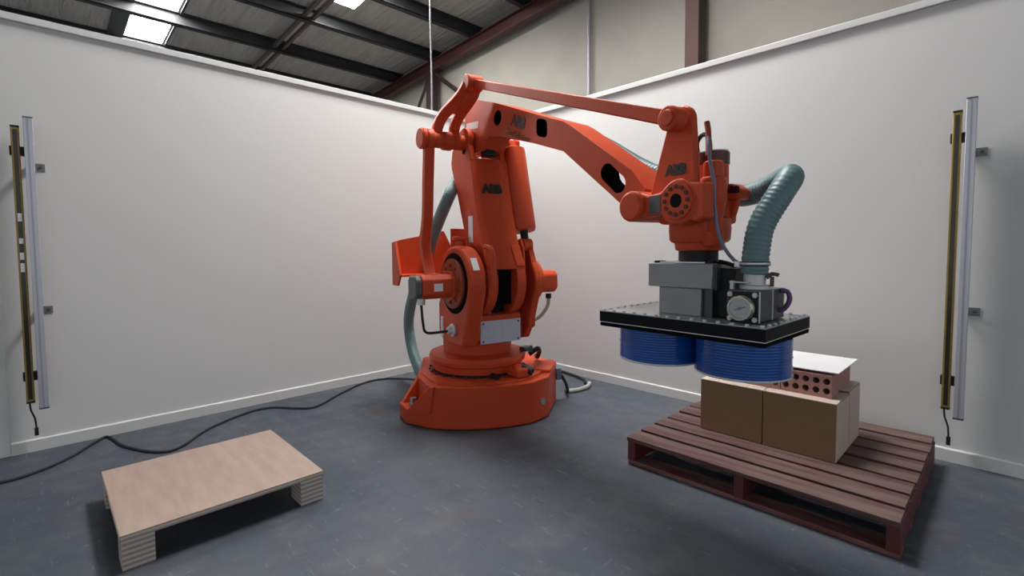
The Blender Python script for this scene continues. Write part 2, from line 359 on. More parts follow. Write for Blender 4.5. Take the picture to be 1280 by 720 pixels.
for y, z in ((-.12, .75), (-.09, .745), (-.06, .75)):
    ob('cable_gland', MB().cyl((.29, y, .735), (.29, y, .765), .012, n=10), 'zinc', robot)
# left gearbox disc + motor
ob('recess_shade_disc', MB().cyl((A2[0], -.287, A2[1]), (A2[0], -.28, A2[1]), .205, n=44), 'shade_black', robot)  # flat dark disc, paints the shade of a recess around the gear disc
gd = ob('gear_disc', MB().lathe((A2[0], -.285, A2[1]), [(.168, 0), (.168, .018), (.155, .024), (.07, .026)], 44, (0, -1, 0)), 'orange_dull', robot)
for i in range(10):
    a = 2 * PI * (i + .5) / 10; c = Vector((A2[0] + .125 * math.cos(a), -.31, A2[1] + .125 * math.sin(a)))
    ob('disc_bolt', MB().cyl(c, c + Vector((0, -.012, 0)), .012, n=8), 'orange_dull', gd)
def oct_sect(h): return [(h, .6 * h), (.6 * h, h), (-.6 * h, h), (-h, .6 * h), (-h, -.6 * h), (-.6 * h, -h), (.6 * h, -h), (h, -.6 * h)]
def motor(y0, y1, h, m='orange'):
    poly = [(A2[0] + a, A2[1] - .012 + b) for a, b in oct_sect(h)]
    return MB().prism(poly, y0, y1)
mo = ob('drive_motor', motor(-.31, -.535, .078), 'orange', robot, bevel=.006)
ob('motor_cap', motor(-.535, -.58, .074), 'grey_insert', mo, bevel=.01)
ob('motor_label', MB().box(A2[0] + .078, A2[0] + .080, -.46, -.40, A2[1] - .04, A2[1] + .01), 'label_white', mo)
ob('motor_flange', motor(-.30, -.33, .095), 'orange', mo, bevel=.005)
ob('motor_plug', MB().cyl((A2[0] + .03, -.53, A2[1] - .085), (A2[0] + .03, -.53, A2[1] - .125), .025, n=12), 'zinc', mo)
ob('motor_cable', MB().sweep(smooth_path([(A2[0] + .03, -.53, A2[1] - .125), (A2[0] + .03, -.52, .70), (.20, -.48, .63), (.20, -.36, .625), (.20, -.31, .628)], .02), .009, 8), 'rubber', robot)
ob('cable_socket', MB().lathe((.20, -.287, .63), [(.045, 0), (.045, .012), (.03, .02), (.022, .045)], 20, (0, -1, 0)), 'zinc', robot)
ob('socket_plate', MB().box(.0, .035, -.292, -.285, .565, .70), 'label_white', robot)
# label on the tower rim (faces the top of the disc)
a = math.radians(32); c = Vector((A2[0] + .252 * math.cos(a), -.235, A2[1] + .252 * math.sin(a)))
mt = Matrix.Translation(c) @ Matrix.Rotation(-a, 4, 'Y')
ob('rim_label', MB().box(-.002, .003, -.025, .02, -.045, .045, mt), 'label_white', robot)
# lifting eye on the left tower
ob('lifting_eye', MB().cyl((A2[0] - .05, -.21, 1.18), (A2[0] - .05, -.21, 1.235), .035, n=16).cyl((A2[0] - .05, -.21, 1.235), (A2[0] - .05, -.21, 1.26), .055, n=16), 'orange', robot, bevel=.004)
ob('grab_rail', MB().sweep(smooth_path([(.47, -.13, .95), (.47, -.13, 1.12), (.445, -.135, 1.18), (.40, -.15, 1.19)], .03), .017, 8), 'orange', robot)
# right gearbox + motor
ob('gearbox', MB().lathe((A2[0], .30, A2[1]), [(.16, 0), (.155, .05), (.11, .07)], 32, (0, 1, 0)), 'orange', robot)
mo2 = ob('drive_motor', motor(.35, .53, .082), 'orange', robot, bevel=.012)
ob('motor_plug', MB().cyl((A2[0], .50, A2[1] - .11), (A2[0], .50, A2[1] - .145), .022, n=12), 'black', mo2)
ob('motor_cable', MB().sweep(smooth_path([(A2[0], .50, A2[1] - .145), (A2[0] + .0, .49, .74), (.2, .42, .66), (.18, .32, .63), (.16, .28, .63)], .02), .014, 8), 'grey_conduit', robot)
# rear cable tray
tr = ob('cable_tray', MB().prism([(-.50, 1.225), (-.46, 1.245), (-.30, 1.275), (-.29, 1.31), (-.10, 1.315), (-.04, 1.20), (-.04, .98), (-.43, .985), (-.49, 1.0)], -.37, -.355, 'x'), 'orange', robot)
ob('tray_side', MB().prism([(-.37, 1.225), (-.30, 1.235), (-.20, .99), (-.26, .91), (-.37, .91)], -.515, -.50), 'orange', robot)
ob('tray_floor', MB().box(-.37, -.22, -.50, -.05, .975, .99), 'orange', robot)
ob('tray_arm', MB().box(-.36, .02, -.12, -.06, .90, .975), 'orange', robot, bevel=.01)
ob('rear_bracket', MB().prism([(-.10, 1.10), (-.10, 1.33), (.06, 1.33), (.10, 1.25), (.10, 1.10)], -.235, -.22, 'x'), 'orange', robot)
# -- lower arm
E3 = (.09, 1.91)
larm_prof = [(.43, 1.04), (.36, 1.17), (.29, 1.39), (.235, 1.60), (.205, 1.76), (.185, 1.80), (.02, 1.80), (-.11, 1.80), (-.105, 1.76), (-.03, 1.60), (.05, 1.40), (.13, 1.20), (.10, 1.04)]
la = ob('lower_arm', MB().prism(larm_prof, -.145, .145), 'orange', robot, bevel=.005)
for y0, y1 in ((-.145, -.075), (.075, .145)):
    ob('arm_leg', MB().prism(circ(A2[0], A2[1], .235, -180, 30, 28) + [(.43, 1.06), (.36, 1.2), (.08, 1.2), (.02, 1.1)], y0, y1), 'orange', robot, bevel=.01)
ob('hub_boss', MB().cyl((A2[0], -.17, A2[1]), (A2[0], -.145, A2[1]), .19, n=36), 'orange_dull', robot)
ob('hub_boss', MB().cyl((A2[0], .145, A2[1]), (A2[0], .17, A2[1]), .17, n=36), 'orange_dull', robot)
for y0, y1, x1 in ((-.145, -.105, 0), (.095, .135, 0)):
    ear = [(.20, 1.78), (.165, 1.90)] + circ(E3[0] + .0, E3[1] + .02, .085, -5, 175, 14) + [(-.09, 1.88), (-.115, 1.79)]
    ob('arm_ear', MB().prism(ear, y0, y1), 'orange', robot, bevel=.005)
ob('slot_shade', MB().prism(circ(.10, 1.90, .028, 0, 180, 8) + circ(.10, 1.86, .028, 180, 360, 8), -.1465, -.146), 'shade_black', robot)  # thin dark patch on the ear, the shade of a slot as colour
ob('rating_label', MB().box(.16, .225, -.1472, -.1455, 1.22, 1.40), 'label_white', la)
ob('rating_label', MB().box(.135, .20, -.1472, -.1455, 1.405, 1.44), 'label_red', la)
ob('elbow_block', MB().box(.185, .262, -.06, .02, 1.805, 1.93), 'black', robot, bevel=.006)
fx = lambda z: .43 + (z - 1.04) * (.205 - .43) / (1.76 - 1.04)
zz = 1.585; nrm = Vector((.955, 0, .295))
lettering('lettering', 'ABB', Vector((.2425, -.002, zz)), (0, 1, 0), (-.22, 0, .975), .084, 'letter', la, bold=.006)
# balancing cylinder on the far side of the lower arm
cy0, cy1 = Vector((.13, .235, 1.90)), Vector((.275, .235, 1.30))
ax = (cy1 - cy0).normalized()
bc = ob('balancing_cylinder', MB().lathe(cy0, [(.06, -.005), (.088, .012), (.09, .03), (.09, (cy1 - cy0).length - .02), (.083, (cy1 - cy0).length)], 32, ax), 'orange', robot)
ob('piston_rod', MB().cyl(cy1, cy1 + ax * .09, .028, n=14), 'black', bc)
ob('rod_eye', MB().cyl(cy1 + ax * .10 + Vector((0, -.035, 0)), cy1 + ax * .10 + Vector((0, .035, 0)), .045, n=20), 'orange', bc)
ob('cylinder_pin', MB().cyl((.11, .12, 1.945), (.11, .27, 1.945), .026, n=14).cyl((.11, .26, 1.945), (.11, .29, 1.945), .034, n=14), 'orange', bc)
ob('cylinder_clevis', MB().cyl(cy0 + ax * .01, (.11, .235, 1.945), .035, n=14), 'orange', bc)
ob('clevis', MB().prism([(.24, 1.05), (.26, 1.22), (.33, 1.25), (.37, 1.18), (.38, 1.02)], .165, .182), 'orange', robot, bevel=.006)
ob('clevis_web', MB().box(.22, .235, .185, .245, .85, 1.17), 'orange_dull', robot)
# -- elbow shaft, lever, vertical link
ob('elbow_shaft', MB().cyl((E3[0], -.40, E3[1]), (E3[0], -.14, E3[1]), .052, n=24).cyl((E3[0], -.30, E3[1]), (E3[0], -.24, E3[1]), .062, n=24), 'orange', robot, bevel=.004)
ob('shaft_end', MB().cyl((E3[0], .135, E3[1]), (E3[0], .17, E3[1]), .05, n=20), 'orange', robot)
ob('shaft_cap', MB().lathe((E3[0], -.425, E3[1]), [(.05, 0), (.068, .006), (.071, .032), (.063, .042)], 28, (0, -1, 0)), 'orange', robot)
rod = [(E3[0], E3[1]), (.085, 1.82), (.065, 1.62), (.045, 1.40), (.0, 1.25), (.0, 1.18), (.04, 1.08), (.10, .99), (.15, .95)]
ob('drive_link', MB().sweep(smooth_path([(x, -.40, z) for x, z in rod], .05), .034, 4, sect=[(1, .8), (-1, .8), (-1, -.8), (1, -.8)]).cyl((E3[0], -.425, E3[1]), (E3[0], -.375, E3[1]), .068, n=24), 'orange', robot, bevel=.008)
lp = smooth_path([(.09, -.345, 1.93), (.075, -.33, 2.0), (.10, -.30, 2.075), (.17, -.265, 2.13), (.25, -.235, 2.18), (.31, -.215, 2.24)], .04)
rp = smooth_path([(.09, -.205, 1.92), (.06, -.20, 2.0), (.11, -.19, 2.075), (.20, -.18, 2.13), (.29, -.17, 2.18), (.325, -.165, 2.24)], .04)
sec = [(1, .55), (-1, .55), (-1, -.55), (1, -.55)]
lv = ob('elbow_lever', MB().sweep(lp, .036, 4, sect=sec), 'orange', robot, bevel=.006)
ob('elbow_lever', MB().sweep(rp, .036, 4, sect=sec), 'orange', robot, bevel=.006)
n = min(len(lp), len(rp)); k0 = int(n * .5)
webv = [lp[i] + Vector((-.012, 0, .0)) for i in range(k0, n)] + [rp[i] + Vector((-.012, 0, .0)) for i in range(k0, n)]
q = n - k0
webv += [v + Vector((.02, 0, -.02)) for v in webv]
wf = []
for i in range(q - 1):
    wf += [(i, i + 1, q + i + 1, q + i), (2 * q + i, 3 * q + i, 3 * q + i + 1, 2 * q + i + 1)]
ob('lever_web', MB().add(webv, wf), 'orange', robot)
T1 = Vector((.33, -.18, 2.245)); T2 = Vector((1.925, -.18, 1.66))
ob('lever_pin', MB().cyl((T1.x, -.245, T1.z), (T1.x, -.13, T1.z), .05, n=22), 'orange', robot, bevel=.006)
# -- upper arm
ua_poly = [(.06, 2.235), (.445, 2.107), (.967, 1.902), (1.137, 1.838), (1.19, 1.808), (1.625, 1.518), (1.70, 1.43), (1.70, 1.32), (1.563, 1.373), (1.137, 1.684), (.865, 1.775), (.511, 1.88), (.34, 1.915), (.25, 1.84), (.03, 1.84), (0., 1.90), (0., 2.18)]
dv = Vector((.79, 0, -.61))
def slot(cx, cz, hl, r):
    d = Vector((.774, -.633)); nn = Vector((.633, .774)); pts = []
    for s, a0 in ((1, -90), (-1, 90)):
        for i in range(9):
            a = math.radians(a0 + 180 * i / 8); o = d * (s * hl) * 1
            pts.append((cx + o.x + r * (math.cos(a) * d.x + math.sin(a) * nn.x), cz + o.y + r * (math.cos(a) * d.y + math.sin(a) * nn.y)))
    return pts
sl = slot(1.505, 1.499, .05, .042)
def hollow_arm(poly, holes, w, th):
    """box casting with openings in the near wall; (opening, cavity, goes right through)"""
    n = len(poly); P2 = lambda l: [Vector((*p, 0)) for p in l]
    vs, fs = [], []
    near = [poly] + [h[0] for h in holes]; far = [poly] + [h[1] for h in holes if h[2]]
    offs = []
    for l in near: offs.append(len(vs)); vs += [(x, -w, z) for x, z in l]
    fs += [tuple(t) for t in tessellate_polygon([P2(l) for l in near])]
    fo = len(vs); foffs = []
    for l in far: foffs.append(len(vs)); vs += [(x, w, z) for x, z in l]
    fs += [tuple(i + fo for i in reversed(t)) for t in tessellate_polygon([P2(l) for l in far])]
    fs += [(i, (i + 1) % n, fo + (i + 1) % n, fo + i) for i in range(n)]
    inner = len(fs); fi = 1
    for (sm_, bg_, thru), o0 in zip(holes, offs[1:]):
        k = len(sm_); o1 = len(vs); vs += [(x, -w + th, z) for x, z in sm_]; o2 = len(vs); vs += [(x, -w + th, z) for x, z in bg_]
        if thru: o3 = foffs[fi]; fi += 1
        else: o3 = len(vs); vs += [(x, w - .012, z) for x, z in bg_]; 
        for a_, b_ in ((o0, o1), (o1, o2), (o2, o3)): fs += [(a_ + i, a_ + (i + 1) % k, b_ + (i + 1) % k, b_ + i) for i in range(k)]
        if not thru: fs.append(tuple(range(o3, o3 + k)))
    return MB().add(vs, fs), inner
def sqhole(r):
    cs = [2 * PI * i / 24 for i in range(24)]; f_ = lambda v: math.copysign(abs(v) ** .55, v)
    return [(.944 + r * f_(math.cos(a)), 1.844 - .30 * r * f_(math.cos(a)) + .96 * r * f_(math.sin(a))) for a in cs]
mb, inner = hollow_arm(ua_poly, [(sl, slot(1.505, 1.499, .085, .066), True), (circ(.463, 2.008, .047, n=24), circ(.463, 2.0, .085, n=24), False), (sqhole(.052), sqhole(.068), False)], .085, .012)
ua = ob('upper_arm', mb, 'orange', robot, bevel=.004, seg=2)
ua.data.materials.append(M['shade_black'])  # inner faces coloured near-black to deepen the shade in the openings
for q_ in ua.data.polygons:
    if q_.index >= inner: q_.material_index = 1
sd = Vector((.93, 0, -.37))
lettering('lettering', 'ABB', (.705, -.0865, 1.928), sd, (.37, 0, .93), .088, 'letter_brown', ua, bold=.005)
lettering('lettering', 'FlexPalletizer', (.70, -.0865, 1.853), sd, (.37, 0, .93), .052, 'letter_faint', ua, shear=.25)
ob('elbow_housing', MB().cyl((E3[0], -.104, E3[1] + .03), (E3[0], .094, E3[1] + .03), .06, n=28), 'orange', robot)
ob('arm_label', MB().prism([(.02, 2.02), (.20, 2.0), (.21, 2.045), (.03, 2.065)], -.087, -.0855), 'label_white', ua)
# tie rod to the wrist
td = (T2 - T1).normalized(); tn = Vector((-td.z, 0, td.x)) * -1
def bar(p, q, h0, h1, w):
    u = tn; vs = []
    for P_, h_ in ((p, h0), (q, h1)):
        for sy in (-w, w):
            for s_ in (-h_, h_): vs.append(P_ + u * s_ + Vector((0, sy, 0)))
    return MB().add(vs, [(0, 1, 3, 2), (4, 6, 7, 5), (0, 2, 6, 4), (1, 5, 7, 3), (0, 4, 5, 1), (2, 3, 7, 6)])
tb = bar(T1 + td * .02, T2 - td * .03, .027, .029, .018)
ob('tie_rod', tb, 'orange', robot, bevel=.006)
ob('rod_eye', MB().cyl(T2 + Vector((0, -.035, 0)), T2 + Vector((0, .03, 0)), .047, n=24), 'orange', robot, bevel=.006)
ob('rod_end_cap', MB().cyl(T2 + Vector((.0, -.042, 0)), T2 + Vector((0, -.03, 0)), .03, n=20), 'orange', robot, bevel=.003)
# -- wrist
wplate = [(1.89, 1.715)] + circ(1.925, 1.66, .052, 100, -5, 8) + [(1.995, 1.41), (1.99, 1.33), (1.76, 1.33), (1.775, 1.39), (1.85, 1.64)] + circ(1.925, 1.66, .07, 195, 130, 5)
wplate = circ(1.92, 1.66, .058, 175, 0, 14) + [(1.995, 1.42), (1.99, 1.33), (1.77, 1.33), (1.775, 1.40)]
wpl = ob('wrist_plate', MB().prism(wplate, -.135, -.105), 'orange', robot, bevel=.008)
lettering('lettering', 'ABB', (1.903, -.1365, 1.477), (1, 0, 0), (0, 0, 1), .052, 'letter', wpl, bold=.0035)
cast = circ(1.738, 1.347, .062, 200, 60, 14) + [(1.815, 1.385), (1.875, 1.392), (1.905, 1.418)] + circ(1.955, 1.353, .082, 118, 50, 8) + [(2.03, 1.413), (2.075, 1.41), (2.075, 1.285), (2.03, 1.27)] + circ(1.955, 1.35, .088, -50, -150, 10) + [(1.83, 1.302), (1.78, 1.30)] + circ(1.738, 1.347, .062, -50, -150, 8)
ob('wrist_casting', MB().prism(cast, -.19, -.135), 'orange', robot, bevel=.008)
ob('wrist_hub', MB().cyl((1.738, -.215, 1.347), (1.738, .12, 1.347), .063, n=32), 'orange', robot, bevel=.012)
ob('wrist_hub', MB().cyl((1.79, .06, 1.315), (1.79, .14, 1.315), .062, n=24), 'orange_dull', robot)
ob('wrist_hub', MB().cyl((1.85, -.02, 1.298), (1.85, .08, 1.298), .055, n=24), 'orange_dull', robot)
ob('grey_cover', MB().box(1.822, 1.876, -.192, -.189, 1.312, 1.382), 'grey_insert', robot)
fl = ob('wrist_flange', MB().lathe((1.955, -.19, 1.353), [(.072, 0), (.07, .006), (.03, .008)], 36, (0, -1, 0)), 'orange', robot)
ob('bore_shade', MB().cyl((1.955, -.199, 1.353), (1.955, -.1975, 1.353), .026, n=24), 'shade_black', fl)  # dark disc on the flange face, painted as a shaded bore
for i in range(12):
    a = 2 * PI * i / 12; c = (1.955 + .052 * math.cos(a), -.1945, 1.353 + .052 * math.sin(a))
    ob('flange_bolt', MB().cyl(c, (c[0], -.2005, c[2]), .0085, n=8), 'dark_red', fl)
ob('wrist_body', MB().box(1.82, 2.0, -.14, .12, 1.27, 1.41), 'orange', robot, bevel=.015)
ob('rotary_drum', MB().lathe((1.912, 0, 0), [(.085, 1.165), (.092, 1.17), (.095, 1.195), (.108, 1.20), (.115, 1.21), (.118, 1.25), (.116, 1.29), (.10, 1.30)], 44), 'orange', robot)
ob('tool_flange', MB().lathe((1.908, 0, 0), [(.072, 1.124), (.076, 1.126), (.076, 1.166)], 36), 'black', robot)
# wrist motor column and side bracket
mc = ob('wrist_motor', MB().lathe((1.93, .05, 0), [(.062, 1.40), (.062, 1.505), (.055, 1.51)], 28), 'orange', robot)
ob('motor_cap', MB().lathe((1.93, .05, 0), [(.065, 1.508), (.065, 1.552), (.06, 1.557)], 28), 'dark_red', mc)
ob('motor_lid', MB().cyl((1.945, .055, 1.557), (1.945, .055, 1.562), .045, n=24), 'alu_light', mc)
ob('motor_handle', MB().sweep(smooth_path([(1.90, .0, 1.55), (1.895, .0, 1.60), (1.925, .0, 1.625), (1.95, .0, 1.60), (1.955, .0, 1.55)], .01), .009, 8), 'black', mc)
ob('wrist_gearbox', MB().lathe((2.0, -.04, 0), [(.036, 1.185), (.039, 1.19), (.039, 1.24), (.034, 1.245), (.034, 1.28), (.047, 1.345), (.05, 1.36), (.05, 1.425), (.046, 1.44), (.038, 1.445), (.036, 1.50), (.03, 1.505)], 30), 'orange', robot)
br = ob('side_bracket', MB().prism([(1.90, 1.435), (2.015, 1.425), (2.045, 1.40), (2.04, 1.365), (1.90, 1.355)], .05, .13), 'orange', robot, bevel=.006)
ob('bracket_rib', MB().prism([(1.90, 1.375), (2.035, 1.375), (2.015, 1.31), (1.98, 1.25), (1.94, 1.24)], .07, .095), 'orange', robot, bevel=.005)
lettering('lettering', 'ABB', (2.018, .0485, 1.400), (1, 0, -.1), (0, 0, 1), .036, 'letter', br, bold=.002)
ob('wrist_cable', MB().sweep(smooth_path([(1.99, -.06, 1.60), (2.005, -.08, 1.56), (2.02, -.09, 1.50), (2.045, -.10, 1.42), (2.05, -.10, 1.33), (2.055, -.09, 1.25), (2.07, -.07, 1.18), (2.10, -.05, 1.13), (2.14, -.05, 1.115)], .03), .0065, 8), 'blue_grey', robot)
ob('cable_sheath', MB().sweep(smooth_path([(1.975, -.05, 1.655), (1.985, -.055, 1.62), (1.995, -.065, 1.57), (2.01, -.085, 1.52)], .02), .011, 8), 'orange_dull', robot)

# ------------------------------------------------------------------ vacuum gripper
GZ = .915
grip = thing('vacuum_gripper', 'black foam vacuum gripper plate with grey valve boxes under the robot wrist', 'gripper', (-.8745, 1.9035, 0), math.radians(-2.0))
HX, HY = .334, .2165
ob('top_plate', MB().box(-HX, HX, -HY, HY, GZ - .004, GZ), 'plate_top', grip)
ob('chamber', MB().box(-HX, HX, -HY, HY, GZ - .0465, GZ - .004), 'plate_black', grip, bevel=.001)
ob('seal_strip', MB().box(-HX + .001, HX - .001, -HY + .001, HY - .001, GZ - .0495, GZ - .0465), 'alu_light', grip)
ob('foam_pad', MB().box(-HX + .001, HX - .001, -HY + .001, HY - .001, GZ - .066, GZ - .0495), 'foam', grip, bevel=.004)
pts = [(-HX + .015 + i * (2 * HX - .03) / 13, s) for i in range(14) for s in (-HY + .012, HY - .012)] + [(s, -HY + .012 + i * (2 * HY - .024) / 8) for i in range(1, 8) for s in (-HX + .012, HX - .012)]
sm = None
for x, y in pts:
    if sm is None: sm = ob('plate_screw', MB().cyl((0, 0, 0), (0, 0, .006), .007, n=8), 'zinc', grip); c = sm
    else: c = copy_part(sm, grip)
    c.location = (x, y, GZ)
def G(x, y): # world -> gripper frame
    d = Vector((x + .8745, y - 1.9035)); a = math.radians(2.0)
    return d.x * math.cos(a) - d.y * math.sin(a), d.x * math.sin(a) + d.y * math.cos(a)
ob('lower_box', MB().box(-.112, .065, -.118, .03, GZ, 1.022), 'alu_box', grip, bevel=.003)
ob('upper_box', MB().box(-.16, .108, -.122, .07, 1.022, 1.118), 'alu_box', grip, bevel=.004)
ob('box_lid', MB().box(-.118, .07, -.105, .05, 1.118, 1.123), 'alu_light', grip)
ob('lid_clip', MB().box(-.145, -.118, -.1, -.06, 1.118, 1.126).box(.07, .10, -.1, -.06, 1.118, 1.126), 'black', grip)
ob('side_chamber', MB().box(.072, .17, -.07, .10, GZ, 1.10), 'black', grip, bevel=.004)
ob('chamber_rail', MB().box(.108, .116, -.1, -.06, 1.02, 1.115).box(.068, .1, -.1, -.07, GZ, 1.02), 'dark_alu', grip)
vb = ob('valve_box', MB().box(.175, .285, -.145, .085, GZ + .002, 1.028), 'dark_alu', grip, bevel=.004)
for y in (-.145, -.03, .078): ob('box_edge', MB().box(.284, .2865, y, y + .007, GZ + .004, 1.026), 'alu_light', vb)
ob('box_face', MB().box(.18, .28, -.148, -.145, GZ + .006, 1.024), 'black', vb)
for x in (.187, .272):
    for z in (GZ + .014, 1.014): bolt('corner_screw', (x, -.148, z), (0, -1, 0), .006, .008, vb, 'zinc')
gg = ob('pressure_gauge', MB().lathe((.231, -.148, .968), [(.043, 0), (.045, .004), (.045, .024), (.041, .03), (.036, .030), (.034, .024)], 40, (0, -1, 0)), 'gauge_rim', grip)
ob('gauge_dial', MB().cyl((.231, -.172, .968), (.231, -.1735, .968), .0345, n=36), 'gauge_face', gg)
ob('gauge_needle', MB().sweep([(.216, -.175, .962), (.25, -.175, .975)], .0022, 6).cyl((.231, -.174, .968), (.231, -.177, .968), .005, n=10), 'blue_grey', gg)
gx, gy = G(-.64, 1.83)
ob('valve_base', MB().cyl((gx, gy, 1.028), (gx, gy, 1.045), .05, n=28), 'zinc', grip, bevel=.003)
ob('hose_spigot', MB().cyl((gx, gy, 1.04), (gx, gy, 1.112), .037, n=28), 'zinc', grip)
ob('flange_ear', MB().box(gx - .068, gx - .055, gy - .045, gy - .03, 1.028, 1.058).box(gx - .068, gx + .0, gy - .05, gy - .04, 1.052, 1.056), 'zinc', grip)
hc = ob('hose_clamp', MB().lathe((gx, gy, 0), [(.047, 1.112), (.05, 1.114), (.05, 1.126), (.047, 1.128)], 32), 'black', grip)
ob('clamp_band', MB().lathe((gx, gy, 0), [(.051, 1.1155), (.0515, 1.117), (.0515, 1.123), (.051, 1.1245)], 32), 'steel', hc)
ob('clamp_screw', MB().box(gx - .06, gx - .042, gy - .03, gy - .012, 1.108, 1.128), 'alu_light', hc)
ob('valve_lever', MB().sweep(smooth_path([(gx + .04, gy, 1.07), (gx + .055, gy + .01, 1.085), (gx + .075, gy + .015, 1.08)], .01), .007, 8).cyl((gx + .055, gy + .01, 1.04), (gx + .055, gy + .01, 1.075), .007, n=8), 'strap', grip)
ob('purple_tube', MB().sweep(smooth_path([(.285, .05, 1.02), (.305, .06, 1.015), (.312, .06, .985), (.30, .05, .955), (.285, .045, .945)], .01), .009, 8), 'purple', grip)
ob('cable_loom', MB().sweep(smooth_path([(.10, -.05, 1.125), (.14, -.06, 1.118), (.17, -.07, 1.11), (gx - .055, gy - .01, 1.118)], .02), .008, 8), 'black', grip)

# reels held by suction
def reel(x, y, label):
    t = thing('tube_reel', label, 'tube reel', (x, y, .702), 0, 'blue reels under the gripper')
    prof = [(.165, .006)]
    for i in range(13):
        z = .008 + i * .0105; prof += [(.1672, z + .001), (.1685, z + .005), (.1672, z + .0095)]
    ob('tubing', MB().lathe((0, 0, 0), prof + [(.16, .1465)], 56), 'reel_blue', t, angle=60)
    ob('wrap_edge', MB().lathe((0, 0, 0), [(.10, 0), (.160, 0), (.168, .002), (.171, .006), (.1705, .010), (.160, .011)], 56), 'film', t)
    ob('wrap_edge', MB().lathe((0, 0, 0), [(.1680, .0745), (.1696, .0752), (.1696, .0764), (.1680, .0772)], 56), 'film_blue', t)
    return t
reel(-.706, 1.907, 'right hand coil of blue tubing held under the gripper above the cartons')
reel(-1.050, 1.907, 'left hand coil of blue tubing held under the gripper, farther from the cartons')

# ------------------------------------------------------------------ hose
def hose(pts, r, rib, m, label, name='vacuum_hose'):
    path = smooth_path(pts, .0055); rads = []
    for i in range(len(path)): rads.append(r * (1 + (rib if (i % 3) else -rib)))
    o = ob(name, MB().sweep(path, rads, 16), m, angle=180); tag(o, label, 'hose'); return o
hp = [(2.163, -.024, 1.082), (2.165, -.022, 1.16), (2.175, -.005, 1.26), (2.205, .05, 1.365), (2.205, .115, 1.43), (2.14, .18, 1.432), (2.04, .215, 1.405), (1.93, .225, 1.395), (1.75, .215, 1.44), (1.47, .17, 1.562), (1.15, .15, 1.75), (.7, .15, 1.95), (.35, .145, 2.07), (.10, .14, 2.10), (-.12, .12, 2.0), (-.20, .03, 1.80), (-.13, -.10, 1.66), (-.05, -.20, 1.54), (-.229, -.22, 1.334), (-.479, -.22, 1.057), (-.72, -.22, .80), (-.85, -.22, .56), (-.78, -.22, .33), (-.60, -.22, .16), (-.52, -.2, .06)]
hose([Rm @ Vector(p) for p in hp], .044, .035, 'hose', 'long ribbed green hose running along the robot from floor to gripper valve')

# ------------------------------------------------------------------ safety light curtains
def light_curtain(label, loc, rz, stickers):
    t = thing('light_curtain', label, 'light curtain', loc, rz, 'light curtains on the partition walls')
    # local: x along the wall, -y out of the wall; origin on the floor at the wall
    ob('housing', MB().box(-.0175, .0175, -.095, -.06, .315, 1.87), 'yellow', t, bevel=.003)
    ob('lens_window', MB().box(-.009, .009, -.0965, -.094, .33, 1.855), 'window_black', t)
    ob('end_cap', MB().box(-.018, .018, -.096, -.058, 1.868, 1.878).box(-.018, .018, -.096, -.058, .307, .317), 'black', t)
    ob('post', MB().box(.034, .074, -.118, -.078, .275, 1.925), 'profile', t, bevel=.002)
    ob('post_groove', MB().box(.049, .056, -.119, -.1175, .277, 1.923), 'profile_side', t)
    ob('post_cap', MB().box(.033, .075, -.119, -.077, 1.924, 1.93).box(.033, .075, -.119, -.077, .268, .276), 'dark_alu', t)
    for z in (.46, 1.74):
        ob('clamp', MB().box(-.026, .04, -.085, -.05, z - .025, z + .025), 'black', t, bevel=.003)
    for z in (.83, 1.665):
        b = ob('wall_bracket', MB().box(.05, .115, -.004, 0, z - .022, z + .022).box(.05, .06, -.08, 0, z - .02, z + .02), 'bracket_grey', t)
        bolt('bracket_screw', (.095, -.004, z), (0, -1, 0), .006, .006, b, 'dark_alu')
    cb = ob('cable', MB().sweep(smooth_path([(-.005, -.075, .31), (-.002, -.07, .26), (.012, -.06, .21), (.016, -.055, .15)], .02), .0045, 8), 'rubber', t)
    ob('plug', MB().cyl((.016, -.055, .15), (.016, -.055, .105), .009, n=12), 'black', cb)
    if stickers:
        for z0, z1 in ((1.345, 1.39), (1.22, 1.25), (1.13, 1.17), (1.06, 1.11)):
            ob('sticker', MB().box(-.0085, .0085, -.0975, -.0964, z0, z1), 'label_white', t)
light_curtain('yellow light curtain with grey post and white stickers on the left partition', (XL, -.072, 0), math.radians(90), True)
light_curtain('yellow light curtain with grey post on the right partition beside the red pallet', (-.2235, YR, 0), 0, False)

# ------------------------------------------------------------------ red pallet with cartons and bricks
PX0, PX1, PY0, PY1 = -1.43, -.255, 2.258, 3.42
pal = thing('red_pallet', 'worn red timber pallet carrying cartons beside the right partition', 'pallet', ((PX0 + PX1) / 2, (PY0 + PY1) / 2, 0))
hw, hd = (PX1 - PX0) / 2, (PY1 - PY0) / 2
n = 8; pitch_ = (2 * hd - .125) / (n - 1); first = None
for i in range(n):
    mb = MB().box(-hw, hw, -.0625, .0625, -.011, .011)
    if first is None: first = c = ob('deck_slat', mb, 'pallet_top', pal, bevel=.002)
    else: c = copy_part(first, pal)
    c.location = (random.uniform(-.006, .006), -hd + .0625 + i * pitch_, .139 + random.uniform(-.002, .002)); c.rotation_euler = (0, 0, random.uniform(-.004, .004))
for x in (-hw + .022, 0, hw - .022):
    ob('bearer', MB().box(x - .022, x + .022, -hd + .004, hd - .004, .022, .128), 'pallet_side', pal, bevel=.003)
for i in range(5):
    y = -hd + .06 + i * (2 * hd - .12) / 4
    ob('bottom_slat', MB().box(-hw, hw, y - .05, y + .05, .002, .022), 'pallet_red', pal, bevel=.002)
BZ, BH = .151, .285
